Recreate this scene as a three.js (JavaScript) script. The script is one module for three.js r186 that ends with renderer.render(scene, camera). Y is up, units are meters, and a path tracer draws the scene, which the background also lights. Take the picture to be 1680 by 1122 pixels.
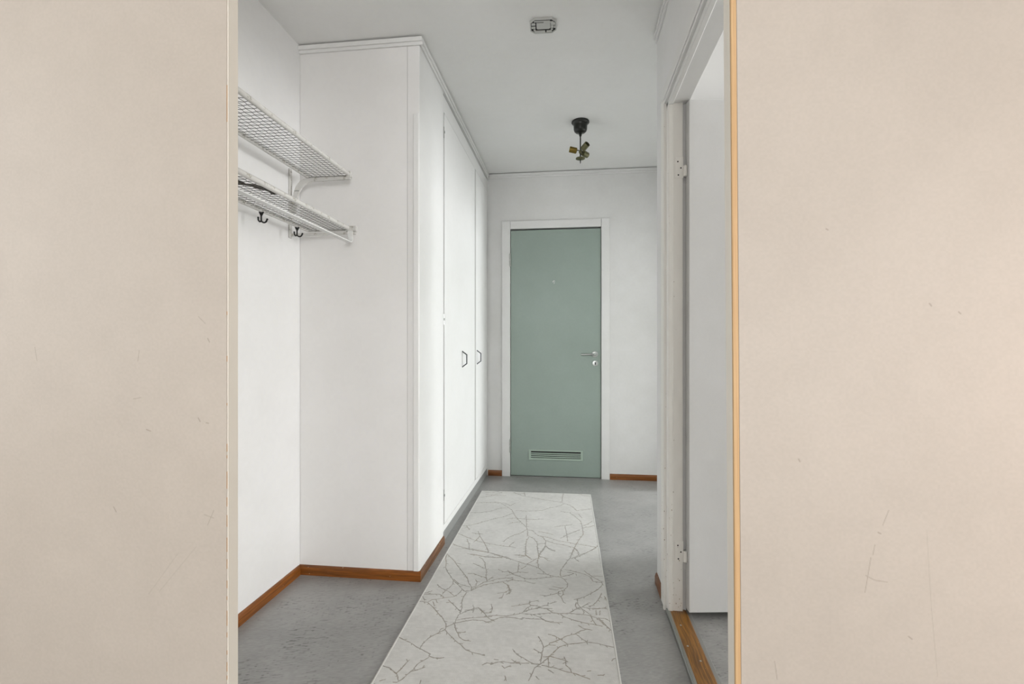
import * as THREE from 'three';
import { RoundedBoxGeometry } from 'three/addons/geometries/RoundedBoxGeometry.js';
import { mergeGeometries } from 'three/addons/utils/BufferGeometryUtils.js';
import { RectAreaLightUniformsLib } from 'three/addons/lights/RectAreaLightUniformsLib.js';

// ---------------------------------------------------------------- camera, sky, lights, exposure
const scene = new THREE.Scene();
const FOCAL = 800, W = 1680, HT = 1122;
const camera = new THREE.PerspectiveCamera(2 * Math.atan(HT / 2 / FOCAL) * 180 / Math.PI, W / HT, 0.02, 60);
camera.position.set(0, 1.096, 0);
camera.rotation.y = Math.atan(98 / FOCAL);
camera.setViewOffset(W, HT, 0, -4, W, HT);

scene.background = new THREE.Color().setRGB(0.80, 0.86, 0.92);   // even overcast sky
const renderer = new THREE.WebGLRenderer({ antialias: true });
renderer.toneMapping = THREE.LinearToneMapping;
renderer.toneMappingExposure = 1.18;
renderer.shadowMap.enabled = true;
RectAreaLightUniformsLib.init();

// daylight of the windows: one area light just inside each window opening, two windows added
function windowLight(x, y, z, w, h, tx, ty, tz, rgb, intensity) {
  const l = new THREE.RectAreaLight(new THREE.Color().setRGB(...rgb), intensity, w, h);
  l.position.set(x, y, z); l.lookAt(tx, ty, tz); scene.add(l); return l;
}
windowLight(6.43, 1.5, -0.9, 1.4, 1.4, 0, 1.5, -0.9, [1.0, 0.995, 1.0], 23.5);      // side room, shines through the open door
windowLight(4.53, 1.7, -3.55, 0.6, 1.4, 0, 1.7, -3.55, [0.965, 0.985, 1.0], 56);   // room beyond the alcove doorway
windowLight(-0.45, 1.5, 4.83, 2.4, 1.6, -0.45, 1.5, 0, [0.985, 0.985, 0.99], 5.4);        // room behind the camera, rear window
windowLight(3.0, 1.5, 4.83, 1.6, 1.6, 3.0, 1.5, 0, [0.985, 0.985, 0.99], 18);           // added unseen rear window, lights the wardrobe end panel
windowLight(-2.03, 1.5, 0.1, 1.2, 1.4, 0, 1.5, 0.1, [1.0, 0.985, 0.96], 1.7);         // added unseen left window, brightens the outer left board

// ---------------------------------------------------------------- helpers
let seed = 7;
const rnd = () => { seed = (seed * 1664525 + 1013904223) >>> 0; return seed / 4294967296; };
const hash = (x, y) => { let h = (x * 374761393 + y * 668265263) | 0; h = Math.imul(h ^ (h >>> 13), 1274126177); return ((h ^ (h >>> 16)) >>> 0) / 4294967296; };
function vnoise(x, y, px, py) {                       // value noise, periodic in px, py
  const xi = Math.floor(x), yi = Math.floor(y), fx = x - xi, fy = y - yi;
  const sx = fx * fx * (3 - 2 * fx), sy = fy * fy * (3 - 2 * fy);
  const m = (a, n) => ((a % n) + n) % n;
  const a = hash(m(xi, px), m(yi, py)), b = hash(m(xi + 1, px), m(yi, py)), c = hash(m(xi, px), m(yi + 1, py)), d = hash(m(xi + 1, px), m(yi + 1, py));
  return a + (b - a) * sx + (c - a) * sy + (a - b - c + d) * sx * sy;
}
function texture(w, h, fn, srgb = true) {             // fn(i, j) -> [r, g, b] in 0..255 or a grey
  const d = new Uint8Array(w * h * 4);
  for (let j = 0; j < h; j++) for (let i = 0; i < w; i++) {
    const v = fn(i, j), k = (j * w + i) * 4;
    if (typeof v === 'number') { d[k] = d[k + 1] = d[k + 2] = Math.max(0, Math.min(255, v)); }
    else for (let c = 0; c < 3; c++) d[k + c] = Math.max(0, Math.min(255, v[c]));
    d[k + 3] = 255;
  }
  const t = new THREE.DataTexture(d, w, h, THREE.RGBAFormat);
  t.magFilter = THREE.LinearFilter; t.minFilter = THREE.LinearMipmapLinearFilter; t.generateMipmaps = true;
  t.wrapS = t.wrapT = THREE.RepeatWrapping; if (srgb) t.colorSpace = THREE.SRGBColorSpace;
  t.needsUpdate = true; return t;
}
function scaled(t, sx, sy, ox = 0, oy = 0) { t.repeat.set(1 / sx, 1 / sy); t.offset.set(ox, oy); return t; }
function metricUV(g) {                                // box-projected uv in metres
  const p = g.attributes.position, n = g.attributes.normal, uv = new Float32Array(p.count * 2);
  for (let i = 0; i < p.count; i++) {
    const ax = Math.abs(n.getX(i)), ay = Math.abs(n.getY(i)), az = Math.abs(n.getZ(i));
    let u, v;
    if (ax >= ay && ax >= az) { u = p.getZ(i); v = p.getY(i); }
    else if (ay >= az) { u = p.getX(i); v = p.getZ(i); }
    else { u = p.getX(i); v = p.getY(i); }
    uv[2 * i] = u; uv[2 * i + 1] = v;
  }
  g.setAttribute('uv', new THREE.BufferAttribute(uv, 2)); return g;
}
const plain = g => (g.index ? g.toNonIndexed() : g);
function box(x0, x1, y0, y1, z0, z1, r = 0) {
  const w = x1 - x0, h = y1 - y0, d = z1 - z0;
  const g = r > 0 ? new RoundedBoxGeometry(w, h, d, 2, Math.min(r, w / 2.01, h / 2.01, d / 2.01)) : new THREE.BoxGeometry(w, h, d);
  g.translate((x0 + x1) / 2, (y0 + y1) / 2, (z0 + z1) / 2); return plain(g);
}
function merge(list) { list = [].concat(list).map(plain); list.forEach(g => { for (const k of Object.keys(g.attributes)) if (!['position', 'normal', 'uv'].includes(k)) g.deleteAttribute(k); }); return list.length > 1 ? mergeGeometries(list) : list[0]; }
function tube(pts, r, seg = 24, rad = 8, closed = false) {
  return new THREE.TubeGeometry(new THREE.CatmullRomCurve3(pts.map(p => new THREE.Vector3(...p)), closed, 'centripetal'), seg, r, rad, closed);
}
function rod(a, b, r, rad = 10, r2 = r) {
  const A = new THREE.Vector3(...a), B = new THREE.Vector3(...b), L = A.distanceTo(B);
  const g = new THREE.CylinderGeometry(r2, r, L, rad); g.translate(0, L / 2, 0);
  g.applyQuaternion(new THREE.Quaternion().setFromUnitVectors(new THREE.Vector3(0, 1, 0), B.clone().sub(A).normalize()));
  g.translate(...a); return g;
}
const lathe = (pts, n = 32) => new THREE.LatheGeometry(pts.map(p => new THREE.Vector2(...p)), n);
const names = {};
function numbered(n) { const k = names[n] = (names[n] ?? -1) + 1; return k ? `${n}_${String(k).padStart(3, '0')}` : n; }
function shade(m) { m.castShadow = true; m.receiveShadow = true; return m; }
function structure(name, geo, mat, label, uv = true) {
  const g = merge(geo); if (uv) metricUV(g);
  const m = shade(new THREE.Mesh(g, mat)); m.name = name; m.userData = { kind: 'structure', label, category: name.split('_')[0] === 'trim' ? 'trim' : name.split('_')[0] };
  scene.add(m); return m;
}
function group(name, [x, y, z], data) { const o = new THREE.Group(); o.name = numbered(name); o.position.set(x, y, z); o.userData = data; scene.add(o); return o; }
function rootOf(o) { while (o.parent && o.parent !== scene) o = o.parent; return o; }
function part(parent, name, geo, mat, label, uv = true) {       // geometry is given in world metres
  const g = merge(geo); if (uv) metricUV(g);
  const r = rootOf(parent).position; g.translate(-r.x, -r.y, -r.z);
  const m = shade(new THREE.Mesh(g, mat)); m.name = name; if (label) m.userData.label = label;
  parent.add(m); return m;
}

// ---------------------------------------------------------------- materials
const peel = scaled(texture(256, 256, (i, j) => 128 + 70 * (vnoise(i / 4, j / 4, 64, 64) - 0.5) + 60 * (vnoise(i / 10, j / 10, 26, 26) - .5), false), 0.35, 0.35);
const mottle = (r, g, b, amp, size) => scaled(texture(512, 512, (i, j) => {
  const n = amp * ((vnoise(i / 128, j / 128, 4, 4) - .5) + .6 * (vnoise(i / 32, j / 32, 16, 16) - .5) + .35 * (vnoise(i / 6, j / 6, 86, 86) - .5));
  return [r + n, g + n, b + n * 1.15];
}), size, size);
const paint = (map, rough, bump = 0.0003) => new THREE.MeshStandardMaterial({ map, roughness: rough, bumpMap: peel, bumpScale: bump });
const M = {};
M.wall = paint(mottle(233, 233, 232, 5, 1.7), 0.62);
M.backWall = paint(mottle(228, 228, 226, 6, 1.3), 0.62);
M.ceiling = paint(mottle(242, 242, 240, 4, 1.9), 0.85, 0.0006);
M.cabinet = paint(mottle(231, 231, 229, 4, 1.5), 0.42, 0.0001);
M.endPanel = paint(mottle(234, 233, 231, 4, 1.5), 0.5, 0.0002);
M.trimWhite = paint(mottle(231, 231, 229, 4, 0.9), 0.4, 0.0001);
M.roomWall = new THREE.MeshStandardMaterial({ color: 0xf0f0ee, roughness: 0.75 });
M.rearWall = new THREE.MeshStandardMaterial({ color: 0xcbbfb0, roughness: 0.8 });
M.green = paint(mottle(150, 165, 156, 5, 1.1), 0.42, 0.0001);
M.greenTrim = new THREE.MeshStandardMaterial({ color: 0xa9baad, roughness: 0.45 });
M.leaf = paint(mottle(216, 217, 216, 4, 0.8), 0.38, 0.0001);
M.chrome = new THREE.MeshStandardMaterial({ color: 0xb4b8b5, roughness: 0.3, metalness: 1 });
M.steel = new THREE.MeshStandardMaterial({ color: 0xa8a9a5, roughness: 0.35, metalness: 1 });
M.dark = new THREE.MeshStandardMaterial({ color: 0x0a0a08, roughness: 0.7 });
M.black = new THREE.MeshStandardMaterial({ color: 0x0d0d0c, roughness: 0.35 });
M.blackLamp = new THREE.MeshStandardMaterial({ color: 0x14160f, roughness: 0.28 });
M.brass = new THREE.MeshStandardMaterial({ color: 0x7f6b33, roughness: 0.38, metalness: 0.85 });
M.brassDull = new THREE.MeshStandardMaterial({ color: 0x6d6c50, roughness: 0.4, metalness: 0.8 });
M.pull = new THREE.MeshStandardMaterial({ color: 0x55585a, roughness: 0.3, metalness: 1 });
M.glass = new THREE.MeshPhysicalMaterial({ color: 0xffffff, roughness: 0.02, transmission: 1, thickness: 0, ior: 1.45 });

// shelf metal: white enamel gone grey with dusty blotches
M.enamel = new THREE.MeshStandardMaterial({ map: scaled(texture(256, 256, (i, j) => {
  const n = vnoise(i / 18, j / 18, 14, 14) * .6 + vnoise(i / 5, j / 5, 51, 51) * .4; const k = n > .62 ? (n - .62) * 150 : 0;
  return [206 - k, 205 - k * 1.05, 201 - k * 1.2];
}), 0.25, 0.25), roughness: 0.42 });
M.meshWire = new THREE.MeshStandardMaterial({ color: 0x7a7a76, roughness: 0.5 });  // grey kept dark to stand for the shaded undersides of the wires
M.railWhite = new THREE.MeshStandardMaterial({ color: 0xdedfdd, roughness: 0.3 });

// painted jamb with knocks and brown chips, denser near the floor as in the photograph
M.jamb = new THREE.MeshStandardMaterial({ map: scaled(texture(256, 2048, (i, j) => {
  const y = j / 2048 * 2.2;
  let c = [243, 242, 237]; const n = 6 * (vnoise(i / 20, j / 60, 13, 34) - .5); c = c.map(v => v + n);
  const d = vnoise(i / 3.2, j / 5, 80, 410) * .7 + vnoise(i / 9, j / 16, 28, 128) * .5;
  const lim = y < 0.55 ? 1.045 - 0.05 * (0.55 - y) : 1.11;
  if (d > lim) c = [122, 100, 74];
  return c;
}), 0.28, 2.2), roughness: 0.42 });

// varnished brown softwood
function woodTexture(base, dark, wpx, hpx, along, chips) {
  return texture(wpx, hpx, (i, j) => {
    const a = along ? i : j, b = along ? j : i, A = along ? wpx : hpx, B = along ? hpx : wpx;
    const warp = 14 * vnoise(a / 140, b / 40, Math.round(A / 140), Math.round(B / 40));
    const g = vnoise(a / 90, (b + warp) / 3.2, Math.round(A / 90), Math.ceil(B / 3.2)) * .6 + vnoise(a / 30, b / 1.4, Math.round(A / 30), Math.ceil(B / 1.4)) * .4;
    const t = Math.max(0, Math.min(1, (g - .3) * 1.9));
    let c = base.map((v, k) => v + (dark[k] - v) * t);
    if (chips && vnoise(a / 7, b / 3, Math.round(A / 7), Math.ceil(B / 3)) * .6 + vnoise(a / 22, b / 8, Math.round(A / 22), Math.ceil(B / 8)) * .5 > 1.0) c = [206, 190, 170];
    return c;
  });
}
M.baseWood = new THREE.MeshStandardMaterial({ map: scaled(woodTexture([138, 81, 28], [100, 56, 16], 1024, 128, true, true), 1.2, 0.15), roughness: 0.32 });
M.baseWoodSide = new THREE.MeshStandardMaterial({ map: scaled(woodTexture([140, 84, 32], [98, 54, 17], 1024, 128, true, true), 1.2, 0.15), roughness: 0.34 });
M.baseWorn = new THREE.MeshStandardMaterial({ map: scaled(woodTexture([120, 84, 54], [84, 54, 30], 1024, 128, true, true), 1.2, 0.15), roughness: 0.4 });
M.sill = new THREE.MeshStandardMaterial({ map: scaled(woodTexture([150, 103, 40], [98, 64, 24], 128, 1024, false, true), 0.11, 0.9), roughness: 0.3 });
M.rawWood = new THREE.MeshStandardMaterial({ map: scaled(woodTexture([196, 164, 122], [182, 146, 103], 64, 1024, false, false), 0.02, 1.3), roughness: 0.6 });
M.chipWood = new THREE.MeshStandardMaterial({ color: 0x9a7645, roughness: 0.7 });
M.plinth = new THREE.MeshStandardMaterial({ color: 0x8f908d, roughness: 0.45 });

// linoleum: grey, mottled, with short dark and pale flecks drawn out in one direction
const LN = 1536, LS = 2.2;
const lino = scaled(texture(LN, LN, (i, j) => {
  const u = i * .96 - j * .28, v = j * .96 + i * .28;                       // slight slant of the flecks
  const P = 1 << 20;
  const big = vnoise(i / 192, j / 192, 8, 8) - .5, mid = vnoise(i / 48, j / 48, 32, 32) - .5;
  const st = vnoise(u / 9, v / 2.6, P, P), st2 = vnoise(u / 9 + 91, v / 2.0 + 17, P, P), patch = vnoise(i / 64, j / 64, 24, 24);
  let g = 151 + 12 * big + 11 * mid + 15 * (st2 - .5);
  const f = st * .82 + patch * .26;
  if (f > .78) g -= (f - .78) * 190;
  if (st * .7 + (1 - patch) * .4 > .94) g += 9;
  return [g + .5, g, g - 2.5];
}), LS, LS);
M.floor = new THREE.MeshStandardMaterial({ map: lino, roughness: 0.3, bumpMap: peel, bumpScale: 0.0002 });

// cream boards beside the camera: marks, scratches and knocks copied from the photograph (x, y in millimetres)
const SCR = [[-724, 1150, -709, 1136], [-852, 1084, -855, 1063], [-704, 1107, -700, 1100], [-724, 952, -720, 945], [-707, 943, -702, 942], [-865, 987, -849, 990], [-836, 927, -827, 924], [-831, 602, -767, 686], [-807, 609, -728, 701], [-691, 773, -704, 744], [-711, 764, -691, 758], [-909, 771, -903, 761], [-1089, 1090, -1084, 1062], [495, 765, 492, 749], [489, 744, 480, 686], [481, 714, 495, 707, 514, 705], [573, 793, 580, 665, 589, 556], [516, 823, 507, 798], [500, 786, 504, 784], [420, 1288, 423, 1286], [577, 1162, 580, 1158], [620, 1148, 623, 1145], [377, 903, 379, 899], [339, 561, 343, 531], [546, 618, 551, 614]];
const BN = 2048, BS = 2.56, scratch = new Float32Array(BN * BN);
function strokeInto(buf, w, h, ax, ay, bx, by, rad, val) {
  const x0 = Math.max(0, Math.floor(Math.min(ax, bx) - rad - 1)), x1 = Math.min(w - 1, Math.ceil(Math.max(ax, bx) + rad + 1));
  const y0 = Math.max(0, Math.floor(Math.min(ay, by) - rad - 1)), y1 = Math.min(h - 1, Math.ceil(Math.max(ay, by) + rad + 1));
  const dx = bx - ax, dy = by - ay, L = dx * dx + dy * dy || 1;
  for (let y = y0; y <= y1; y++) for (let x = x0; x <= x1; x++) {
    const t = Math.max(0, Math.min(1, ((x - ax) * dx + (y - ay) * dy) / L)), d = Math.hypot(x - ax - dx * t, y - ay - dy * t);
    const a = Math.max(0, Math.min(1, rad + .5 - d)) * val; if (a > buf[y * w + x]) buf[y * w + x] = a;
  }
}
for (const s of SCR) for (let k = 0; k + 3 < s.length; k += 2) {
  const q = n => (n / 1000 + 1.28) / BS * BN, len = Math.hypot(s[k + 2] - s[k], s[k + 3] - s[k + 1]);
  strokeInto(scratch, BN, BN, q(s[k]), s[k + 1] / 1000 / BS * BN, q(s[k + 2]), s[k + 3] / 1000 / BS * BN, len < 12 ? .7 : .35, len > 60 ? .16 : .36);
}
M.board = new THREE.MeshStandardMaterial({ map: scaled(texture(BN, BN, (i, j) => {
  const n = 5 * (vnoise(i / 256, j / 256, 8, 8) - .5) + 3 * (vnoise(i / 40, j / 40, 51, 51) - .5) + 4 * (vnoise(i / 3, j / 3, 683, 683) - .5), s = scratch[j * BN + i];
  return [177 + n - 85 * s, 169 + n - 85 * s, 160 + n - 90 * s];
}), BS, BS, 0.5, 0), roughness: 0.55, bumpMap: peel, bumpScale: 0.0004 });
M.boardEdge = new THREE.MeshStandardMaterial({ color: 0xe2ddd3, roughness: 0.45 });

// ---------------------------------------------------------------- the setting
const XL = -1.29, XR = 0.39, ZB = -4.03, H = 2.522, ZF = -0.87;
structure('floor', box(-2.3, 6.7, -0.12, 0, -5.2, 5.1), M.floor, 'mottled grey linoleum floor');
structure('ceiling', box(-2.3, 6.7, H, H + 0.12, -5.2, 5.1), M.ceiling, 'plain matt white ceiling');
structure('wall_left', box(XL - 0.1, XL, 0, H, ZB - 0.1, ZF - 0.03), M.wall, 'white wall behind the coat shelf');
const DX0 = -0.5036, DX1 = 0.2347, DT = 2.046;                    // green door leaf
structure('wall_back', [box(XL - 0.1, DX0 - 0.03, 0, H, ZB - 0.12, ZB), box(DX1 + 0.03, 1.0, 0, H, ZB - 0.12, ZB), box(DX0 - 0.03, DX1 + 0.03, DT + 0.03, H, ZB - 0.12, ZB), box(DX0 - 0.03, DX1 + 0.03, 0, DT + 0.03, ZB - 0.12, ZB - 0.075)], M.backWall, 'white end wall around the green door');
const OZ0 = -2.05, OZ1 = -1.18, OT = 2.085, XI = 0.46;            // opening to the side room
structure('wall_right', [box(XR, XI, 0, H, -2.31, OZ0), box(XR, XI, 0, H, OZ1, ZF - 0.02), box(XR, XI, OT, H, OZ0, OZ1)], M.wall, 'white wall with the open doorway');
structure('wall_divider', box(XI, 6.6, 0, H, -2.31, -2.21), M.roomWall, 'white wall beside the open door leaf');
structure('wall_alcove', [box(1.0, 1.1, 0, H, -5.0, -3.72), box(1.0, 1.1, 0, H, -2.72, -2.31), box(1.0, 1.1, 2.06, H, -3.72, -2.72)], M.roomWall, 'white wall with a doorway round the corner');
structure('wall_far', [box(1.0, 4.7, 0, H, -5.1, -5.0), box(4.6, 4.7, 0, 1.0, -5.0, -2.31), box(4.6, 4.7, 2.4, H, -5.0, -2.31), box(4.6, 4.7, 1.0, 2.4, -5.0, -3.85), box(4.6, 4.7, 1.0, 2.4, -3.25, -2.31)], M.roomWall, 'white walls of the room beyond the alcove');
structure('wall_side', [box(6.5, 6.6, 0, 0.8, -2.21, -0.1), box(6.5, 6.6, 2.2, H, -2.21, -0.1), box(6.5, 6.6, 0.8, 2.2, -2.21, -1.6), box(6.5, 6.6, 0.8, 2.2, -0.2, -0.1), box(1.6, 6.6, 0, H, -0.1, 0)], M.roomWall, 'white walls of the side room');
structure('wall_rear', [box(-2.2, 4.3, 0, 0.7, 4.9, 5.0), box(-2.2, 4.3, 2.3, H, 4.9, 5.0), box(-2.2, -1.65, 0.7, 2.3, 4.9, 5.0), box(0.75, 2.2, 0.7, 2.3, 4.9, 5.0), box(3.8, 4.3, 0.7, 2.3, 4.9, 5.0),
  box(-2.2, -2.1, 0, 0.8, ZF, 4.9), box(-2.2, -2.1, 2.2, H, ZF, 4.9), box(-2.2, -2.1, 0.8, 2.2, ZF, -0.5), box(-2.2, -2.1, 0.8, 2.2, 0.7, 4.9), box(1.5, 1.6, 0, H, ZF, 0), box(4.2, 4.3, 0, H, 0, 4.9)], M.rearWall, 'walls of the room behind the camera');

function windowAt(n, x0, x1, y0, y1, z0, z1, label) {             // frame and pane filling an opening
  const g = group(`window_${n}`, [(x0 + x1) / 2, y0, (z0 + z1) / 2], { kind: 'structure', label, category: 'window' });
  const alongX = x1 - x0 > z1 - z0, t = 0.055, mid = alongX ? (x0 + x1) / 2 : (z0 + z1) / 2;
  const bar = (a0, a1, b0, b1) => alongX ? box(a0, a1, b0, b1, z0, z1, .004) : box(x0, x1, b0, b1, a0, a1, .004);
  const A0 = alongX ? x0 : z0, A1 = alongX ? x1 : z1;
  part(g, 'window_frame', [bar(A0, A1, y0, y0 + t), bar(A0, A1, y1 - t, y1), bar(A0, A0 + t, y0 + t, y1 - t), bar(A1 - t, A1, y0 + t, y1 - t), bar(mid - .03, mid + .03, y0 + t, y1 - t)], M.trimWhite);
  const zc = (z0 + z1) / 2, xc = (x0 + x1) / 2;
  for (const [a, b] of [[A0 + t, mid - .03], [mid + .03, A1 - t]]) part(g, 'pane', alongX ? box(a, b, y0 + t, y1 - t, zc - .002, zc + .002) : box(xc - .002, xc + .002, y0 + t, y1 - t, a, b), M.glass);
}
windowAt(1, 6.52, 6.58, 0.8, 2.2, -1.6, -0.2, 'white framed window of the side room');
windowAt(2, 4.62, 4.68, 1.0, 2.4, -3.85, -3.25, 'white framed window of the room beyond the alcove');
windowAt(3, -1.65, 0.75, 0.7, 2.3, 4.92, 4.98, 'white framed window behind the camera');
windowAt(4, 2.2, 3.8, 0.7, 2.3, 4.92, 4.98, 'added unseen window behind and right of the camera');  // added with its area light to brighten the wardrobe end panel
windowAt(5, -2.18, -2.12, 0.8, 2.2, -0.5, 0.7, 'added unseen window to the left of the camera');  // added with its area light for the gradient on the left board

// cream boards on either side of the camera
{
  const w = structure('wall_front_left', box(-2.1, -0.6626, 0, H, ZF - 0.028, ZF, .001), M.board, 'cream board wall with small scratches on the left');
  const e = shade(new THREE.Mesh(metricUV(box(-0.6620, -0.6600, 0, H, ZF - 0.0285, ZF, .0008)), M.boardEdge)); e.name = 'edge_strip'; e.userData.label = 'pale painted edge strip'; w.add(e);
  const chips = [[1.598, 1.527]]; let y = 1.16;
  while (y > 0.2) { const dense = y < 0.97; const l = .004 + rnd() * (dense ? .03 : .012); chips.push([y, y - l]); y -= l + .006 + rnd() * (dense ? .02 : .08); }
  const c = shade(new THREE.Mesh(merge(chips.map(([a, b]) => box(-0.6629, -0.6619, b, a, ZF - .003, ZF + 0.0004))), M.chipWood)); c.name = 'exposed_wood'; c.userData.label = 'brown wood showing along the worn edge'; w.add(c);
}
{
  const sl = -0.0068, ex = y => 0.2686 + sl * (y - 1.683);          // the board leans a little
  const poly = (a0, a1) => { const s = new THREE.Shape(); s.moveTo(a0(0), 0); s.lineTo(a1(0), 0); s.lineTo(a1(H), H); s.lineTo(a0(H), H); s.closePath(); return s; };
  const ext = (s, z0, z1, b = .0008) => { const g = new THREE.ExtrudeGeometry(s, { depth: z1 - z0 - 2 * b, bevelEnabled: true, bevelThickness: b, bevelSize: b, bevelOffset: -b, bevelSegments: 1 }); g.translate(0, 0, z0 + b); return g; };
  const w = structure('wall_front_right', ext(poly(y => ex(y) + .0093, () => 1.5), ZF - 0.04, ZF), M.board, 'cream board wall with a bare wood edge on the right');
  const e = shade(new THREE.Mesh(metricUV(ext(poly(ex, y => ex(y) + .0090), ZF - 0.006, ZF + 0.0006)), M.rawWood)); e.name = 'bare_wood_edge'; e.userData.label = 'unpainted pine lipping'; w.add(e);
  const f = shade(new THREE.Mesh(metricUV(ext(poly(ex, y => ex(y) + .0090), ZF - 0.0395, ZF - 0.0062)), M.boardEdge)); f.name = 'edge_strip'; f.userData.label = 'painted end of the board'; w.add(f);
}

// thin cornice strips, a dark shadow gap left under the ceiling
let trimNo = 0;
function cornice(along, a0, a1, plane, dir, label) {
  const mk = (p, y0, y1) => along === 'z' ? box(Math.min(plane, plane + dir * p), Math.max(plane, plane + dir * p), y0, y1, a0, a1, .002) : box(a0, a1, y0, y1, Math.min(plane, plane + dir * p), Math.max(plane, plane + dir * p), .002);
  structure(`trim_${++trimNo}`, [mk(.016, H - .027, H - .007), mk(.009, H - .042, H - .0268)], M.trimWhite, label);
}
const WX = -0.70, WZ = -2.19;                                     // wardrobe front plane and end plane
cornice('x', XL, WX + .016, WZ, 1, 'white cornice strip along the wardrobe end panel');
cornice('z', ZB + .016, WZ + .0005, WX, 1, 'white cornice strip along the wardrobe front');
cornice('x', WX + .016, 1.0, ZB, 1, 'white cornice strip above the green door');
cornice('z', -2.31, ZF - .04, XR, -1, 'white cornice strip above the open doorway');

// skirting boards: rounded varnished strips
function skirt(name, along, a0, a1, plane, dir, mat, label) {
  const t = 0.010, p = [[0, 0], [t, 0], [t, .030], [t * .75, .040], [t * .35, .0455], [0, .046]];
  const s = new THREE.Shape(p.map(q => new THREE.Vector2(q[0], q[1])));
  const g = new THREE.ExtrudeGeometry(s, { depth: a1 - a0, bevelEnabled: false });
  if (along === 'x') { g.rotateY(dir > 0 ? -Math.PI / 2 : Math.PI / 2); g.translate(dir > 0 ? a1 : a0, 0, plane); }
  else { if (dir < 0) { g.rotateY(Math.PI); g.translate(plane, 0, a1); } else g.translate(plane, 0, a0); }
  // uv runs along the board
  const q = g.attributes.position, uv = new Float32Array(q.count * 2);
  for (let i = 0; i < q.count; i++) { uv[2 * i] = along === 'x' ? q.getX(i) : q.getZ(i); uv[2 * i + 1] = q.getY(i) + (along === 'x' ? Math.abs(q.getZ(i) - plane) : Math.abs(q.getX(i) - plane)); }
  g.setAttribute('uv', new THREE.BufferAttribute(uv, 2));
  return structure(name, g, mat, label, false);
}
skirt('baseboard_left', 'z', WZ + .0105, ZF - .03, XL, 1, M.baseWoodSide, 'brown varnished skirting under the coat shelf wall');
skirt('baseboard_end', 'x', XL, WX + .008, WZ, 1, M.baseWood, 'brown varnished skirting along the wardrobe end panel');
skirt('baseboard_front', 'z', -2.615, WZ, WX - .002, 1, M.baseWorn, 'brown skirting under the wardrobe filler panel');
skirt('baseboard_back', 'x', -0.694, -0.577, ZB, 1, M.baseWood, 'short brown skirting between wardrobe and green door');
skirt('baseboard_corner', 'x', 0.307, 1.0, ZB, 1, M.baseWood, 'brown skirting to the right of the green door');
skirt('baseboard_right', 'z', -2.31, -2.165, XR, -1, M.baseWoodSide, 'worn brown skirting stub beside the open doorway');

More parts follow.
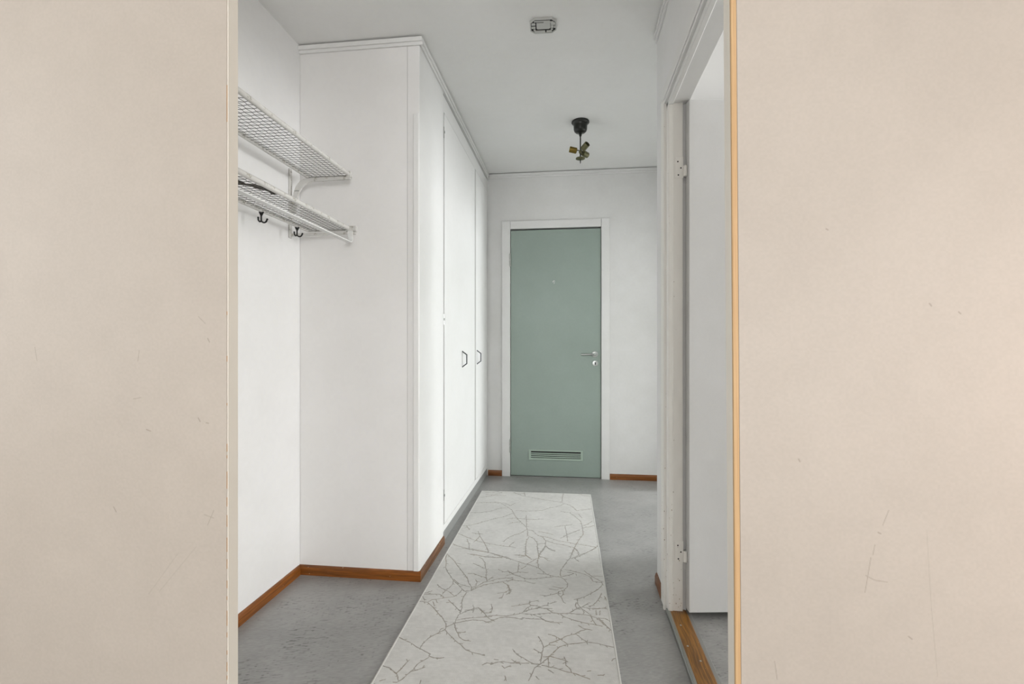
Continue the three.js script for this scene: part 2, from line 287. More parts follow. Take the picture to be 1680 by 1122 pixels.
// ---------------------------------------------------------------- green door
{
  const d = group('door_1', [(DX0 + DX1) / 2, 0, ZB], { kind: 'structure', label: 'pale green door with a vent grille at the end of the hall', category: 'door' });
  part(d, 'casing', box(-0.576, DX0 - .0035, 0, 2.121, ZB - .001, ZB + .014, .003), M.trimWhite);
  part(d, 'casing', box(DX1 + .004, 0.305, 0, 2.121, ZB - .001, ZB + .014, .003), M.trimWhite);
  part(d, 'head_casing', box(DX0 - .0025, DX1 + .003, DT + .009, 2.119, ZB - .001, ZB + .013, .003), M.trimWhite);
  part(d, 'jamb', [box(DX0 - .03, DX0 - .004, 0, DT + .008, ZB - .075, ZB - .001), box(DX1 + .0045, DX1 + .03, 0, DT + .008, ZB - .075, ZB - .001), box(DX0 - .03, DX1 + .03, DT + .009, DT + .03, ZB - .075, ZB - .001)], M.trimWhite);
  part(d, 'threshold', box(DX0 - .004, DX1 + .0045, 0, 0.006, ZB - .07, ZB + .018, .002), M.plinth);
  const leaf = part(d, 'leaf', box(DX0, DX1, 0.010, DT - .004, ZB - .036, ZB + .004, .002), M.green, 'flush pale green door leaf');
  const mark = new THREE.TorusGeometry(.007, .0024, 6, 14, 4.0); mark.translate(-0.146, 1.612, ZB + .0045);
  part(leaf, 'paint_mark', [mark, tube([[-0.141, 1.607, ZB + .0045], [-.143, 1.600, ZB + .0045], [-.147, 1.597, ZB + .0045]], .0018, 6, 5)], M.railWhite, 'small white mark');
  for (const y of [1.796, 0.2535]) {
    const h = part(d, 'hinge', [rod([DX0 - .004, y - .052, ZB + .012], [DX0 - .004, y - .003, ZB + .012], .0068, 12), rod([DX0 - .004, y + .003, ZB + .012], [DX0 - .004, y + .052, ZB + .012], .0068, 12)], M.steel, 'steel door hinge');
    part(h, 'hinge_pin', rod([DX0 - .004, y - .056, ZB + .012], [DX0 - .004, y + .058, ZB + .012], .0042, 10), M.steel);
  }
  const disc = (x, y, r, t) => { const g = lathe([[0, 0], [r, 0], [r, t * .6], [r * .9, t], [0, t]], 28); g.rotateX(Math.PI / 2); g.translate(x, y, ZB + .004); return g; };
  const hd = part(d, 'door_handle', tube([[0.188, 1.016, ZB + .008], [0.188, 1.016, ZB + .045], [0.182, 1.016, ZB + .054], [0.16, 1.016, ZB + .056], [0.11, 1.0155, ZB + .056], [0.075, 1.014, ZB + .053]], .0085, 30, 12), M.chrome, 'chrome lever handle');
  part(hd, 'rosette', disc(0.188, 1.016, .025, .009), M.chrome);
  const lk = part(d, 'lock_plate', disc(0.190, 0.942, .024, .007), M.chrome, 'round chrome lock plate');
  part(lk, 'keyhole', [rod([0.190, 0.946, ZB + .009], [0.190, 0.946, ZB + .0117], .0055, 12), box(0.1865, 0.1935, 0.929, 0.944, ZB + .009, ZB + .0117)], M.dark);
  const vx0 = -0.353, vx1 = 0.092, vy0 = 0.143, vy1 = 0.228;
  const v = part(d, 'vent_grille', [box(vx0, vx1, vy1 - .013, vy1, ZB + .003, ZB + .011, .002), box(vx0, vx1, vy0, vy0 + .016, ZB + .003, ZB + .011, .002), box(vx0, vx0 + .018, vy0 + .015, vy1 - .012, ZB + .003, ZB + .011, .002), box(vx1 - .018, vx1, vy0 + .015, vy1 - .012, ZB + .003, ZB + .011, .002)], M.greenTrim, 'pale green vent frame');
  part(v, 'vent_backing', box(vx0 + .018, vx1 - .018, vy0 + .016, vy1 - .013, ZB + .0042, ZB + .0048), M.dark);
  for (let k = 0; k < 3; k++) { const y = vy0 + .0185 + k * .0147 + .003; part(v, 'slat', box(vx0 + .017, vx1 - .017, y, y + .0088, ZB + .005, ZB + .0095, .001), M.greenTrim); }
}

// ---------------------------------------------------------------- open door to the side room
{
  const d = group('door_2', [XR, 0, (OZ0 + OZ1) / 2], { kind: 'structure', label: 'white door standing open into the bright side room', category: 'door' });
  // casing boards with a bead, on the hall side
  const cz0 = -2.155, cz1 = -2.072;
  part(d, 'casing', [box(XR - .010, XR, 0, 2.15, cz0, cz1 - .018, .002), box(XR - .014, XR, 0, 2.13, cz1 - .016, cz1, .003)], M.jamb, 'chipped white casing');
  part(d, 'casing', [box(XR - .010, XR, 0, 2.15, OZ1 + .022, OZ1 + .10, .002), box(XR - .014, XR, 0, 2.13, OZ1 + .004, OZ1 + .02, .003)], M.trimWhite);
  part(d, 'head_casing', [box(XR - .012, XR, 2.128, 2.165, cz0, OZ1 + .10, .002), box(XR - .017, XR, 2.102, 2.126, cz1 - .02, OZ1 + .03, .003), box(XR - .013, XR, 2.088, 2.1005, cz1 - .02, OZ1 + .03, .002)], M.trimWhite);
  // jamb lining: rounded front edge, rebate towards the room
  part(d, 'jamb', [box(XR - .004, XR + .016, .02, 2.084, OZ0 - .02, OZ0 + .024, .006), box(XR + .015, XR + .054, .02, 2.084, OZ0 - .001, OZ0 + .018, .001)], M.jamb, 'chipped white jamb');
  part(d, 'jamb', [box(XR - .004, XI, .02, 2.084, OZ1 - .02, OZ1 + .001, .003)], M.trimWhite);
  part(d, 'head_jamb', [box(XR - .004, XR + .016, 2.062, 2.086, OZ0 - .02, OZ1 + .001, .004), box(XR + .015, XI + .008, 2.070, 2.0855, OZ0, OZ1, .002)], M.trimWhite);
  const th = part(d, 'threshold', box(XR - .002, XR + .070, 0, 0.022, OZ0 + .001, OZ1, .006), M.sill, 'worn brown wooden threshold');
  part(th, 'metal_strip', [box(XR - .009, XR - .003, 0, .020, OZ0 - .005, OZ1 + .02, .003), box(XR - .006, XR + .004, .0205, .0235, OZ0 + .002, OZ1, .001)], M.steel, 'metal edge strip');
  part(th, 'floor_trim', box(XR + .071, XR + .088, 0, 0.010, OZ0 + .001, OZ1, .003), M.plinth, 'grey edge strip');
  for (const [a, z] of [[.024, -1.93], [.02, -1.80], [.044, -1.72]]) { const g = lathe([[0, .0018], [.003, .0012], [.004, 0]], 10); g.translate(XR + a, .0218, z); part(th, 'nail_head', g, M.chrome); }
  // leaf swung open about its hinge
  const hx = XR + .072, hz = OZ0 + .046, ang = 0.135;                  // leaf points into the room, turned a little to the camera
  const lf = box(0, 0.80, 0.032, 2.068, -.04, 0, .003); lf.rotateY(ang); lf.translate(hx, 0, hz);
  const leaf = part(d, 'leaf', lf, M.leaf, 'smooth white door leaf');
  for (const y of [1.80, 0.255]) {
    const h = part(d, 'hinge', [box(XR + .022, XR + .056, y - .035, y + .05, OZ0 + .0175, OZ0 + .0205, .001), rod([XR + .062, y - .03, OZ0 + .026], [XR + .062, y + .012, OZ0 + .026], .0075, 12)], M.jamb, 'hinge painted over in white');
    for (const [a, yy] of [[.034, y + .032], [.046, y + .006], [.036, y - .022]]) { const g = lathe([[0, .001], [.0025, .0008], [.003, 0]], 10); g.rotateX(Math.PI / 2); g.translate(XR + a, yy, OZ0 + .0205); part(h, 'screw', g, M.dark); }
  }
  const lh = tube([[0.72, 1.02, .002], [0.72, 1.02, .045], [.70, 1.02, .053], [.61, 1.02, .053]], .008, 24, 10); lh.rotateY(ang); lh.translate(hx, 0, hz);
  part(d, 'door_handle', lh, M.chrome, 'lever handle');
}

// ---------------------------------------------------------------- wardrobe
{
  const w = group('wardrobe', [(XL + WX) / 2, 0, (WZ + ZB) / 2], { label: 'built-in white wardrobe with tall doors reaching the ceiling', category: 'wardrobe' });
  const FP = WX - .016;                                                // frame plane behind the doors
  part(w, 'body', [box(XL + .001, FP - .06, 0, H - .002, ZB + .001, WZ - .018), box(FP - .06, FP, 0.098, 2.455, ZB + .001, -2.650)], M.cabinet);
  const e0 = XL + .001, sm = -0.7585;
  part(w, 'end_panel', [box(e0, sm - .0006, 0, H - .002, WZ - .018, WZ, .0006), box(sm + .0006, WX - .003, 0, H - .002, WZ - .018, WZ, .0006)], M.endPanel, 'greyish white end panel');
  part(w, 'corner_trim', box(WX - .0285, WX - .001, .046, 2.165, WZ - .002, WZ + .008, .004), M.trimWhite, 'white corner strip');
  part(w, 'filler_panel', box(WX - .0165, WX, 0, H - .002, -2.612, WZ - .0005, .003), M.cabinet);
  part(w, 'stile', [box(FP - .002, WX - .002, .06, 2.47, -2.625, -2.6135, .002)], M.trimWhite);
  part(w, 'fascia', box(FP - .002, WX - .001, 2.380, 2.470, ZB + .002, -2.627, .002), M.cabinet);
  part(w, 'top_rail', box(FP - .004, WX - .001, 2.4785, H - .003, ZB + .002, -2.613, .001), M.cabinet);
  part(w, 'bottom_rail', box(FP - .002, WX - .002, .062, .0985, ZB + .002, -2.627, .003), M.trimWhite);
  part(w, 'plinth', box(FP - .02, WX - .006, 0, .0615, ZB + .002, -2.616), M.plinth, 'grey plinth');
  const doors = [[-3.490, -2.640], [-4.020, -3.533]];
  const hingeAt = [-2.633, -4.024], handleAt = [-3.08, -3.57];
  doors.forEach(([z0, z1], k) => {
    const dr = part(w, 'door', box(WX - .0155, WX, .104, 2.376, z0, z1, .002), M.cabinet);
    const z = handleAt[k], hw = .006;
    const P = [[0, .055], [.033, .030], [.033, -.030], [0, -.055]], In = [[0, .047], [.027, .0265], [.027, -.0265], [0, -.047]];
    const s = new THREE.Shape([...P, ...In.reverse()].map(q => new THREE.Vector2(q[0], q[1])));
    const g = new THREE.ExtrudeGeometry(s, { depth: 2 * hw - .002, bevelEnabled: true, bevelSize: .001, bevelThickness: .001, bevelSegments: 1, bevelOffset: -.001 });
    g.translate(WX - .0005, 1.001, z - hw);
    part(dr, 'handle', g, M.pull, 'angular chrome pull handle');
    if (k === 0) for (const y of [2.27, 1.235, 0.262]) part(dr, 'hinge', [rod([WX - .004, y - .03, hingeAt[k]], [WX - .004, y + .03, hingeAt[k]], .004, 10), box(WX - .007, WX + .004, y - .006, y + .006, hingeAt[k] - .002, hingeAt[k] + .005, .001)], M.steel, 'small steel hinge');
  });
}

// ---------------------------------------------------------------- coat shelf
{
  const zA = -2.112, zE = -1.12, xF = -1.0, xR = -1.2;
  const r = group('coat_rack', [XL, 1.58, (zA + zE) / 2], { label: 'white metal coat rack with two wire mesh hat shelves on the wall', category: 'coat rack' });
  for (const zb of [-2.105, -1.22]) {
    const b = part(r, 'bracket', [box(XL, XL + .007, 1.585, 1.905, zb - .011, zb + .011, .003)], M.enamel, 'white wall bracket');
    const arm = (y0, y1, xt) => {                        // curved flat arm
      const s = new THREE.Shape(), t = .015;
      s.moveTo(XL + .005, y0); s.lineTo(XL + .005, y0 + .05); s.lineTo(XL + .018, y0 + .05);
      s.bezierCurveTo(XL + .02, y1 - .03, XL + .05, y1 - .004, xR, y1); s.lineTo(xt, y1); s.lineTo(xt, y1 - t * .75);
      s.lineTo(xR + .01, y1 - t); s.bezierCurveTo(XL + .075, y1 - .022, XL + .036, y1 - .05, XL + .034, y0 + .03); s.lineTo(XL + .03, y0); s.closePath();
      const g = new THREE.ExtrudeGeometry(s, { depth: .009, bevelEnabled: true, bevelSize: .001, bevelThickness: .001, bevelSegments: 1, curveSegments: 14 });
      g.translate(0, 0, zb - .0045); return g;
    };
    part(b, 'arm', arm(1.70, 1.856, xF + .004), M.enamel);
    const s2 = box(XL + .005, xF + .03, 1.594, 1.606, zb - .005, zb + .005, .002);
    part(b, 'arm', s2, M.enamel);
    for (const g of [rod([XL + .028, 1.800, zb + .003], [XL + .05, 1.800, zb + .003], .0035, 8), rod([XL + .006, 1.60, zb], [XL + .0085, 1.60, zb], .004, 10), rod([XL + .006, 1.89, zb], [XL + .0085, 1.89, zb], .004, 10)]) part(b, 'screw', g, M.steel);
  }
  const strands = (y, x0, x1) => {                       // woven mesh of crimped wires, about 22 mm square
    const nx = 9, dx = (x1 - x0) / nx, dz = .0226, n = Math.floor((zE - zA) / dz), list = [], R = .00105;
    const wire = pts => { const c = new THREE.CurvePath(); for (let k = 0; k + 1 < pts.length; k++) c.add(new THREE.LineCurve3(new THREE.Vector3(...pts[k]), new THREE.Vector3(...pts[k + 1]))); return new THREE.TubeGeometry(c, pts.length - 1, R, 5); };
    for (let j = 0; j <= n; j++) { const p = []; for (let i = 0; i <= nx * 2; i++) { const e = i % 2 ? 0 : ((i / 2 + j) % 2 ? 1 : -1); p.push([x0 + i * dx / 2, y + e * .0009, zA + .008 + j * dz + e * .0007]); } list.push(wire(p)); }
    for (let i = 0; i <= nx; i++) { const p = []; for (let j = 0; j <= n * 2; j++) { const e = j % 2 ? 0 : ((j / 2 + i) % 2 ? 1 : -1); p.push([x0 + i * dx - e * .0007, y - e * .0009, zA + .008 + j * dz / 2]); } list.push(wire(p)); }
    return list;
  };
  const shelf = (y, cap) => {
    const s = part(r, 'shelf', rod([xF - .004, y + .004, zA], [xF - .004, y + .004, zE], .0095, 14), M.enamel, 'wire mesh hat shelf with grey edge');
    part(s, 'rear_rail', box(xR - .007, xR + .004, y - .006, y + .010, zA, zE, .003), M.enamel);
    part(s, 'end_rail', box(xR, xF, y - .006, y + .002, zA - .001, zA + .006, .001), M.enamel);
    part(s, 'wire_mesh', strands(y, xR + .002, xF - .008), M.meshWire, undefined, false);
    part(s, 'end_cap', cap, M.enamel);
  };
  shelf(1.863, box(xF - .012, xF + .008, 1.853, 1.880, zA - .004, zA + .016, .002));
  shelf(1.618, box(xF - .016, xF + .034, 1.608, 1.632, zA - .004, zA + .016, .002));
  // flat band of the clothes rail, curled up into the end cap
  {
    const c = [], R = .022, yb = 1.556, zc = zA + .032;
    c.push([zE, yb]); c.push([zc, yb]);
    for (let k = 1; k <= 14; k++) { const a = k / 14 * Math.PI * .80; c.push([zc - Math.sin(a) * R, yb + R - Math.cos(a) * R]); }
    c.push([zA + .012, 1.612]);
    const th = .0035, out = [], inn = [];
    for (let i = 0; i < c.length; i++) { const a = c[Math.max(0, i - 1)], b = c[Math.min(c.length - 1, i + 1)]; const tx = b[0] - a[0], ty = b[1] - a[1], L = Math.hypot(tx, ty); const nx = ty / L, ny = -tx / L; out.push([c[i][0] + nx * th / 2, c[i][1] + ny * th / 2]); inn.push([c[i][0] - nx * th / 2, c[i][1] - ny * th / 2]); }
    const s = new THREE.Shape([...out, ...inn.reverse()].map(p => new THREE.Vector2(-p[0], p[1])));
    const g = new THREE.ExtrudeGeometry(s, { depth: .022, bevelEnabled: true, bevelSize: .0006, bevelThickness: .0008, bevelSegments: 1 });
    g.rotateY(Math.PI / 2); g.translate(xF - .004, 0, 0);
    part(r, 'clothes_rail', g, M.railWhite, 'flat white clothes rail');
  }
  for (const zk of [-1.772, -2.022]) {
    const x = xR - .004, y = 1.612, hk = [
      tube([[x, y + .001, zk], [x, y - .012, zk], [x, y - .034, zk]], .0032, 10, 8),
      tube([[x - .008, y + .002, zk], [x - .003, y - .008, zk], [x, y - .014, zk]], .003, 8, 7), tube([[x + .009, y + .002, zk], [x + .004, y - .008, zk], [x, y - .014, zk]], .003, 8, 7),
      tube([[x, y - .034, zk], [x - .006, y - .036, zk], [x - .012, y - .030, zk], [x - .013, y - .020, zk]], .0032, 12, 8),
      tube([[x, y - .034, zk], [x + .009, y - .040, zk], [x + .019, y - .038, zk], [x + .025, y - .028, zk]], .0032, 12, 8)];
    for (const [a, b] of [[x - .013, y - .020], [x + .025, y - .028]]) { const sp = new THREE.SphereGeometry(.004, 8, 6); sp.translate(a, b, zk); hk.push(sp); }
    part(r, 'hook', hk, M.black, 'small black double hook');
  }
}
// added lamp, unseen, right of the camera: puts warm light on the cream board
{
  const lx = 1.40, ly = 1.0, lz = -0.25;
  const l = group('added_wall_lamp', [1.5, ly, lz], { label: 'added unseen globe lamp that warms the right board', category: 'lamp' });
  const base = lathe([[0, 0], [.05, 0], [.05, .012], [.02, .02], [.014, .05], [0, .05]], 24); base.rotateZ(Math.PI / 2); base.translate(1.5, ly, lz);
  part(l, 'base', base, M.steel);
  const globe = new THREE.SphereGeometry(.06, 24, 16); globe.translate(lx, ly, lz);
  M.globe = new THREE.MeshStandardMaterial({ color: 0xffffff, emissive: new THREE.Color().setRGB(1, .84, .74), emissiveIntensity: 1.5, roughness: .4 });
  part(l, 'globe', globe, M.globe, 'glowing globe of the added lamp');
  const p = new THREE.PointLight(new THREE.Color().setRGB(1, .80, .72), .65, 0, 2); p.position.set(lx, ly, lz); p.castShadow = true; p.shadow.radius = 3; scene.add(p);
}
// dark crumpled strap lying on the lower shelf
{
  const s = group('strap', [-1.06, 1.6195, -1.60], { label: 'dark crumpled strap lying on the lower mesh shelf', category: 'strap' });
  M.strap = new THREE.MeshStandardMaterial({ color: 0x54504a, roughness: 0.9 });
  const n = 40, pts = []; for (let k = 0; k <= n; k++) { const t = k / n; pts.push([-1.035 - .075 * t + .012 * Math.sin(t * 9), 1.6225 + .004 * Math.abs(Math.sin(t * 14)), -1.60 + .25 * t]); }
  const pos = [], idx = [], wd = .014;
  pts.forEach((p, k) => { const tw = .5 * Math.sin(k * .55), dx = Math.cos(tw) * wd, dy = Math.abs(Math.sin(tw)) * .006; for (const [a, h] of [[-1, 0], [1, 0], [1, .002], [-1, .002]]) pos.push(p[0] + a * dx, p[1] + (a > 0 ? dy : 0) + h, p[2]); });
  for (let k = 0; k < n; k++) for (let e = 0; e < 4; e++) { const a = k * 4 + e, b = k * 4 + (e + 1) % 4; idx.push(a, b, a + 4, b, b + 4, a + 4); }
  idx.push(0, 2, 1, 0, 3, 2); const o = n * 4; idx.push(o, o + 1, o + 2, o, o + 2, o + 3);
  const g = new THREE.BufferGeometry(); g.setAttribute('position', new THREE.Float32BufferAttribute(pos, 3)); g.setAttribute('uv', new THREE.Float32BufferAttribute(new Array(pos.length / 3 * 2).fill(0), 2)); g.setIndex(idx); g.computeVertexNormals();
  part(s, 'band', g, M.strap);
}

// ---------------------------------------------------------------- ceiling lamp without bulbs
{
  const cx = 0.055, cz = -3.15, l = group('ceiling_lamp', [cx, H, cz], { label: 'small black ceiling lamp with three bare brass sockets', category: 'lamp' });
  const at = g => { g.translate(cx, H, cz); return g; };
  const can = part(l, 'canopy', at(lathe([[0, -.001], [.056, -.001], [.057, -.008], [.053, -.013], [.045, -.015], [.0435, -.03], [.0425, -.052], [.038, -.064], [.028, -.072], [.010, -.075], [.010, -.082], [0, -.082]], 40)), M.blackLamp, 'black plastic canopy');
  part(can, 'cord_grip', at(lathe([[0, -.080], [.009, -.080], [.007, -.094], [0, -.094]], 16)), M.blackLamp);
  part(l, 'rod', rod([cx, H - .08, cz], [cx, H - .24, cz], .0042, 10), M.blackLamp);
  part(l, 'hub', at(lathe([[0, -.182], [.008, -.184], [.011, -.194], [.008, -.204], [0, -.206]], 18)), M.brassDull);
  part(l, 'disc', at(lathe([[0, -.229], [.012, -.229], [.029, -.234], [.030, -.239], [.022, -.242], [0, -.244]], 32)), M.brassDull, 'small metal disc');
  part(l, 'finial', at(lathe([[0, -.243], [.004, -.244], [.003, -.262], [.001, -.270], [0, -.270]], 12)), M.blackLamp);
  const dirs = [[-.97, .22, .12, M.brass], [.60, .42, .68, M.brassDull], [.62, -.06, -.78, M.brassDull]];
  dirs.forEach(([dx, dy, dz, mat]) => {
    const n = new THREE.Vector3(dx, dy, dz).normalize(), q = new THREE.Quaternion().setFromUnitVectors(new THREE.Vector3(0, 1, 0), n);
    const sk = new THREE.LatheGeometry([[0, 0], [.013, 0], [.0185, .004], [.0185, .048], [.0165, .0485], [.0158, .010], [0, .010]].map(p => new THREE.Vector2(...p)), 24);
    const c = [cx + n.x * .023, H - .192 + n.y * .018, cz + n.z * .023];
    sk.applyQuaternion(q); sk.translate(...c);
    const S = part(l, 'socket', sk, mat, 'brass lamp socket');
    const core = new THREE.CylinderGeometry(.0157, .0157, .006, 20); core.translate(0, .014, 0); core.applyQuaternion(q); core.translate(...c);
    part(S, 'socket_core', core, M.dark);
    part(l, 'arm', tube([[cx, H - .194, cz], [cx + n.x * .010, H - .186, cz + n.z * .010], [cx + n.x * .018, H - .186 + n.y * .01, cz + n.z * .018], [c[0] + n.x * .003, c[1] + n.y * .003, c[2] + n.z * .003]], .003, 14, 8), M.blackLamp);
  });
}

// ---------------------------------------------------------------- bare fixing plate on the ceiling
{
  const cx = -0.126, cz = -2.175, p = group('ceiling_mounting_plate', [cx, H, cz], { label: 'small chamfered fixing plate left on the white ceiling', category: 'fixing plate' });
  const oct = (a, b, c) => [[-a + c, -b], [a - c, -b], [a, -b + c], [a, b - c], [a - c, b], [-a + c, b], [-a, b - c], [-a, -b + c]].map(q => new THREE.Vector2(...q));
  const flat = (shape, y0, y1) => { const g = new THREE.ExtrudeGeometry(shape, { depth: y1 - y0, bevelEnabled: false }); g.rotateX(-Math.PI / 2); g.rotateY(.035); g.translate(cx, H + y0, cz); return g; };
  M.plateWhite = new THREE.MeshStandardMaterial({ color: 0xc9cac6, roughness: .5 });
  part(p, 'gap_shade', flat(new THREE.Shape(oct(.056, .046, .02)), -.006, -.0005), M.dark);  // near-black sheet, the shade inside the gaps put into its colour
  const ring = new THREE.Shape(oct(.059, .049, .02)); ring.holes.push(new THREE.Path(oct(.0545, .0445, .0182)));
  part(p, 'rim', flat(ring, -.009, -.0005), M.plateWhite);
  part(p, 'center_plate', flat(new THREE.Shape([[-.030, -.024], [.031, -.024], [.031, .012], [.026, .018], [-.025, .018], [-.030, .012]].map(q => new THREE.Vector2(...q))), -.009, -.006), M.plateWhite);
  const bar = (x0, x1, z0, z1) => { const s = new THREE.Shape(); s.moveTo(x0, z0); s.lineTo(x1, z0); s.lineTo(x1, z1); s.lineTo(x0, z1); s.closePath(); return s; };
  for (const [x0, x1, z0, z1] of [[-.040, .030, -.0375, -.0305], [.002, .046, -.0300, -.0245], [-.040, .008, .029, .0435], [.014, .038, .030, .0405], [-.053, -.035, .000, .013], [-.044, -.035, .019, .030], [-.052, -.035, -.024, -.009], [.033, .053, -.024, -.008], [.033, .046, -.006, .012], [.048, .054, -.003, .014], [.033, .043, .016, .027]])
    part(p, 'clip', flat(bar(x0, x1, z0, z1), -.009, -.006), M.plateWhite);
}

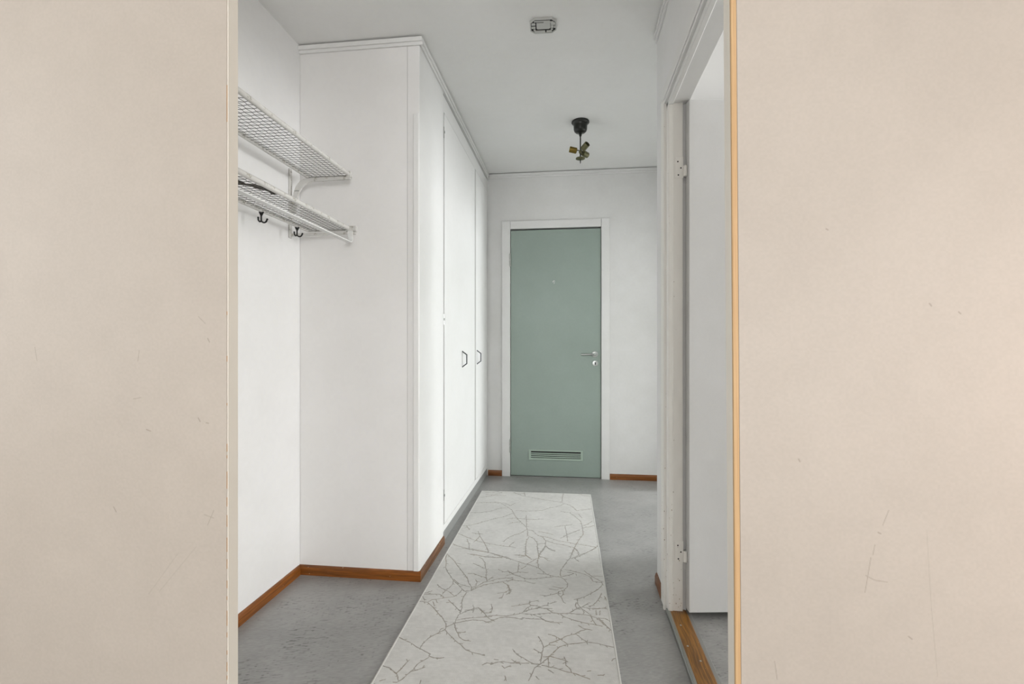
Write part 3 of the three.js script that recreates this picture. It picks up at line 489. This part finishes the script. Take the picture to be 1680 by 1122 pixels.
// ---------------------------------------------------------------- runner rug; branch print in millimetres of the rug (across, from far edge)
const TWIGS = [
[5,473,77,464,143,426,181,371,220,356],[4,280,92,258,179,268,231,334,270,399,300,499,328,567,361,631,389,685,398,739,406,814],[125,243,206,264,251,311,275,255],[2,708,48,690,90,654,132,611,176,570,233,526,281,455],[28,701,58,761],[-4,816,52,861,108,904,160,932,221,951,280,970,336,976,354,987],
[318,965,329,930,340,908],[-4,961,39,996,89,1016,148,1034,207,1051,266,1080,335,1113],[113,777,137,850,170,924,198,994,218,1056],[83,805,121,815,149,818],[137,850,124,909,116,938],[71,895,97,968,114,1038],
[112,1089,155,1089,186,1109,217,1105,272,1116,312,1104],[396,724,427,735,456,792,494,831,512,878,511,939,497,1006,484,1045],[406,814,444,852,464,905,473,983,481,1070,487,1104],[414,834,403,893,408,979,412,1067,438,1105],[390,725,361,782,325,817,296,858,281,909],[463,806,522,827,581,869,637,882,671,898,725,910,779,930],
[511,871,561,906,617,925,660,945,688,1005],[793,915,746,985,688,1054,663,1081],[718,633,721,757,692,847,671,931,647,1059],[718,633,712,550,678,467,645,406,585,386],[616,638,626,769,631,869],[591,832,634,768,703,690],
[554,663,601,640,655,617],[722,497,703,427],[603,-6,596,112,595,190],[244,18,304,82,381,119,471,163,550,185,592,201],[596,212,648,257,676,315,690,352],[466,382,516,326,581,277,607,242],
[295,405,375,404,466,382],[690,362,743,335,802,312],[257,559,313,543,377,552,435,553,484,537],[370,481,388,677],[276,643,315,612,345,600],[18,24,67,42,122,10,156,30],
[21,155,67,126,121,95,181,99],[44,81,90,87,145,56],[312,-16,331,90],[237,19,278,50,321,32],[513,939,532,976,566,1003],[703,-7,746,35,782,42],
[464,746,512,762,548,780],[467,918,495,915,511,912],[361,1074,414,1079],[715,633,752,596,783,541],[721,657,757,644,787,615],[5,1094,11,1140,28,1198,39,1254,60,1299,83,1336,107,1377,111,1413,104,1444,93,1469,86,1504],
[9,1102,34,1137,61,1172,87,1219,115,1265,142,1308,167,1350,181,1392,203,1431,205,1454],[107,1377,134,1410,158,1443,175,1464,189,1473],[106,1365,138,1404,169,1418,193,1426],[-9,1568,26,1572,42,1575,72,1607,94,1634,113,1659],[42,1575,54,1552,80,1543,110,1528,140,1519,154,1495,162,1460,168,1459],[3,1512,34,1508,75,1505,98,1524],
[-3,1504,18,1496,34,1480],[43,1422,71,1454,96,1468,115,1483,140,1510],[125,1548,154,1580,179,1612,193,1623],[188,1479,183,1518,185,1561,194,1595,195,1620,196,1644],[183,1462,206,1459,229,1427,253,1400,286,1384,328,1366,356,1350,379,1341],[204,1448,226,1416,248,1377,281,1360,308,1338,340,1327,376,1322],
[260,1363,247,1314,246,1274,230,1228,222,1180,201,1138,180,1118],[163,1191,195,1216,230,1242],[160,1302,187,1299,217,1318,247,1330],[260,1363,272,1342,283,1319],[207,1357,218,1381,219,1411,203,1431],[115,1087,149,1099,179,1098,214,1117,258,1119,300,1105],
[70,1020,112,1031,169,1048,224,1061,262,1083,303,1105,347,1126],[200,994,219,1054],[297,1244,327,1267,345,1261,369,1278],[78,1199,103,1206],[337,1368,362,1392,373,1425,374,1465],[373,1425,361,1456,325,1469],
[351,1468,349,1507,335,1509],[211,1618,234,1612,245,1599,260,1592,278,1614,293,1631],[236,1574,245,1599,247,1633],[311,1559,320,1589,321,1623],[62,1567,78,1601],[71,1550,80,1570],
[5,1526,25,1561],[165,1338,148,1333],[122,1569,135,1562],[313,1108,342,1123,375,1144,404,1162,435,1176,465,1190,489,1207,511,1239,532,1269,564,1284,598,1289,614,1309,630,1344,628,1380,615,1405,606,1417,590,1425,588,1450,600,1468,611,1444,609,1417],[466,958,477,1023,484,1077,479,1130,489,1207],[512,952,502,1003,488,1045,484,1077],
[484,1077,512,1089,533,1101],[512,1092,531,1120],[407,966,411,1024,418,1070,447,1112,471,1113],[359,1074,389,1074,417,1078],[397,1030,411,1024],[476,1101,462,1125,445,1150,428,1174],
[430,1188,408,1225],[389,1164,391,1214,394,1258,435,1262],[344,1301,369,1284,394,1258],[369,1284,399,1300,436,1323,472,1319,493,1313,528,1302,564,1290],[348,1326,374,1335,390,1345,430,1346,477,1364],[354,1362,375,1341],
[488,1265,513,1268,538,1268],[668,948,652,1023,644,1078,625,1125,611,1177,597,1214,595,1267,601,1289],[650,1085,686,1042,730,1005,775,950,790,915],[668,948,679,980,689,1018,686,1042],[667,1083,687,1117],[515,952,535,987,564,1007],
[616,1211,654,1223,691,1238,721,1256,739,1280,747,1316,786,1320],[606,1282,630,1269,651,1256],[629,1236,660,1245],[669,1247,671,1266],[709,1212,721,1237,742,1263,797,1259],[745,1272,763,1289,783,1311,789,1346],
[782,1353,760,1391,734,1422,706,1453,681,1473,657,1484],[777,1417,764,1462,750,1495,733,1523,717,1533],[670,1482,671,1516,679,1540,690,1563,696,1581],[665,1507,661,1538,666,1552],[690,1539,717,1550,754,1545,788,1538],[690,1539,717,1505],
[510,1463,536,1468,563,1454,588,1436],[564,1382,588,1391,611,1391],[548,1405,578,1412],[602,1473,607,1493,612,1511],[397,1566,426,1557,454,1543,468,1538],[470,1512,468,1538,477,1552,499,1552,517,1565],
[471,1525,506,1507],[477,1552,461,1575,451,1600],[444,1611,471,1588,501,1569,526,1551,547,1540,548,1522],[547,1533,583,1510],[517,1565,544,1568,565,1566],[544,1571,564,1592],
[641,1585,661,1562,680,1550],[787,1443,796,1484],[358,1392,369,1420,381,1442,377,1470],[382,1098,414,1082],[342,1248,369,1281],[83,1620,109,1654,134,1683,156,1718,163,1743,164,1762,187,1789,217,1823,248,1850,267,1872,292,1884,313,1889,339,1896],
[-3,1822,28,1839,57,1853,92,1878,112,1888,148,1909,146,1920,165,1928,184,1928,200,1923],[103,1879,104,1856,115,1822,129,1801,144,1783,163,1758],[163,1743,178,1728,192,1713,219,1699,258,1683,295,1683,322,1695,333,1689],[192,1713,190,1687,192,1654,216,1625,252,1603],[196,1691,226,1676,267,1666,302,1658,326,1652],[190,1713,198,1743,216,1775,229,1802,250,1818,274,1820],
[217,1770,245,1769],[148,1928,133,1947,119,1969,114,1997,102,2021,93,2045,81,2061],[111,2005,129,1995,148,1979],[5,1988,30,1995,49,2009,65,2021,75,2036,83,2053],[64,2019,72,1999,78,1974,85,1949],[175,1605,195,1631],
[270,1598,293,1629,308,1655,331,1678],[340,1947,353,1935,366,1936,381,1932],[24,2061,39,2052],[293,1629,321,1625],[146,1780,146,1760,150,1754],[313,1648,348,1641,384,1642,411,1630,441,1617,490,1619,528,1608,569,1597,601,1601,636,1593,675,1597,713,1600,744,1616,762,1647,779,1671,796,1700],
[310,1696,333,1680,360,1656,391,1649,430,1653,450,1658],[449,1647,481,1651,525,1648,545,1659,571,1667,608,1662],[452,1598,480,1582,514,1565,548,1573,569,1597],[490,1619,518,1635,542,1657],[601,1604,612,1620,650,1640,688,1654,734,1664,761,1671],[636,1591,658,1564,680,1543,700,1570,722,1596],
[750,1615,759,1631,774,1659,790,1690],[722,1608,728,1635,740,1666],[750,1615,778,1617,793,1632,801,1658],[745,1558,744,1593],[761,1562,757,1592],[706,1545,739,1550,784,1538],
[520,1765,533,1794,542,1826,539,1854,537,1893,535,1916],[509,1842,534,1861],[502,2006,509,1978,518,1941,535,1921,554,1895,566,1876,581,1848,599,1818,629,1800,663,1791,698,1779,735,1782,763,1792,794,1799],[545,1826,561,1810,584,1811],[563,1800,582,1788,604,1770,627,1748,656,1734,679,1710,703,1697,721,1702],[670,1675,688,1694,703,1697],
[557,1747,580,1754,602,1773,629,1800],[659,1733,680,1760,698,1779],[433,1850,452,1879,476,1895,495,1911,513,1922,535,1921],[368,1941,390,1926,408,1921,434,1926,464,1924,496,1920],[436,1907,452,1921],[376,1913,390,1915],
[407,1944,417,1955,436,1938],[541,1926,563,1931,590,1936,617,1948,646,1954,673,1966,699,1977],[544,1881,569,1876,597,1885,622,1894,628,1898],[616,1874,622,1894,622,1917,638,1937,641,1953],[561,1886,564,1935],[564,1947,581,1961],
[779,1877,785,1866,794,1861],[693,1940,705,1936],[727,1956,745,1954],[525,1984,535,1997],[423,1993,430,2015]
];
{
  const RW = .80, RL = 2.50, tw = 820, tl = 2048, sx = tw / RW / 1000, sl = tl / RL / 1000, mask = new Float32Array(tw * tl);
  const draw = (pts, w) => {                                           // wobbly twig with buds along it
    let budAt = 14 + rnd() * 20;
    for (let k = 0; k + 3 < pts.length; k += 2) {
      const ax = pts[k], ay = pts[k + 1], bx = pts[k + 2], by = pts[k + 3], L = Math.hypot(bx - ax, by - ay) || 1, n = Math.max(1, Math.round(L / 9));
      let px = ax, py = ay;
      for (let q = 1; q <= n; q++) {
        const t = q / n, j = q === n ? 0 : 2.0, x = ax + (bx - ax) * t + (rnd() - .5) * j, y = ay + (by - ay) * t + (rnd() - .5) * j;
        strokeInto(mask, tw, tl, px * sx, py * sl, x * sx, y * sl, w * (.75 + rnd() * .5), .62 + .38 * rnd());
        budAt -= L / n;
        if (budAt < 0) { budAt = 16 + rnd() * 34; const a = Math.atan2(by - ay, bx - ax) + (rnd() < .5 ? 1 : -1) * (.5 + rnd() * .5), bl = 5 + rnd() * 9; strokeInto(mask, tw, tl, x * sx, y * sl, (x + Math.cos(a) * bl) * sx, (y + Math.sin(a) * bl) * sl, w * .9, .8); }
        px = x; py = y;
      }
    }
  };
  for (const t of TWIGS) draw(t, 1.7);
  const grow = (x, y, a, len, w) => {                                  // the rest of the print, out of the photograph
    const pts = [x, y]; for (let s = 0; s < len; s += 30) { a += (rnd() - .5) * .45; x += Math.cos(a) * 30; y += Math.sin(a) * 30; if (x < 5 || x > 795 || y > 2495 || y < 2040) break; pts.push(x, y); if (rnd() < .28 && len > 80) grow(x, y, a + (rnd() < .5 ? .8 : -.8), len * .5, w * .9); }
    draw(pts, w);
  };
  for (let k = 0; k < 9; k++) grow(60 + rnd() * 700, 2090 + rnd() * 330, rnd() * 6.28, 420, 1.5);
  const map = texture(tw, tl, (i, j) => {
    const m = mask[j * tw + i], br = vnoise(i / 60, j / 90, 14, 23);
    const n = 9 * (vnoise(i / 90, j / 70, 9, 29) - .5) + 9 * (vnoise(i / 14, j / 10, 58, 204) - .5) + 13 * (hash(i, j) - .5) + 7 * (vnoise(i / 26, j / 2, 31, 1024) - .5);
    const b = [203 + n, 202 + n, 198 + n], d = [130 + 12 * br, 127 + 5 * br, 121 - 3 * br];
    return b.map((v, k) => v + (d[k] - v) * m * .92);
  });
  map.wrapS = map.wrapT = THREE.ClampToEdgeWrapping;
  const pile = texture(tw / 2, tl / 2, (i, j) => 150 + 60 * (hash(i, j * 3) - .5) - 90 * mask[(j * 2) * tw + i * 2], false);
  pile.wrapS = pile.wrapT = THREE.ClampToEdgeWrapping;
  const rugMat = new THREE.MeshStandardMaterial({ map, roughness: .95, bumpMap: pile, bumpScale: .0012 });
  const r = group('runner_rug', [-0.6645, 0, -3.575], { label: 'long pale grey runner rug with a bare twig pattern', category: 'rug' });
  r.rotation.y = 0.0116;
  const slab = new THREE.BoxGeometry(RW, .007, RL, 1, 1, 1); slab.translate(RW / 2, .0040, RL / 2);
  const p = slab.attributes.position, uv = slab.attributes.uv; for (let i = 0; i < p.count; i++) uv.setXY(i, p.getX(i) / RW, p.getZ(i) / RL);
  const add = (n, g, m, lab) => { const o = shade(new THREE.Mesh(g, m)); o.name = n; if (lab) o.userData.label = lab; r.add(o); };
  add('pile', slab, rugMat);
  M.binding = new THREE.MeshStandardMaterial({ color: 0xcbcac5, roughness: .9 });
  const b = .006;
  add('binding', merge([box(-.001, b, .0004, .0085, -.001, RL, .002), box(RW - b, RW + .001, .0004, .0085, -.001, RL, .002), box(b, RW - b, .0004, .0083, -.001, b, .002), box(b, RW - b, .0004, .0083, RL - b, RL, .002)]), M.binding, 'pale sewn edge');
}

renderer.render(scene, camera);
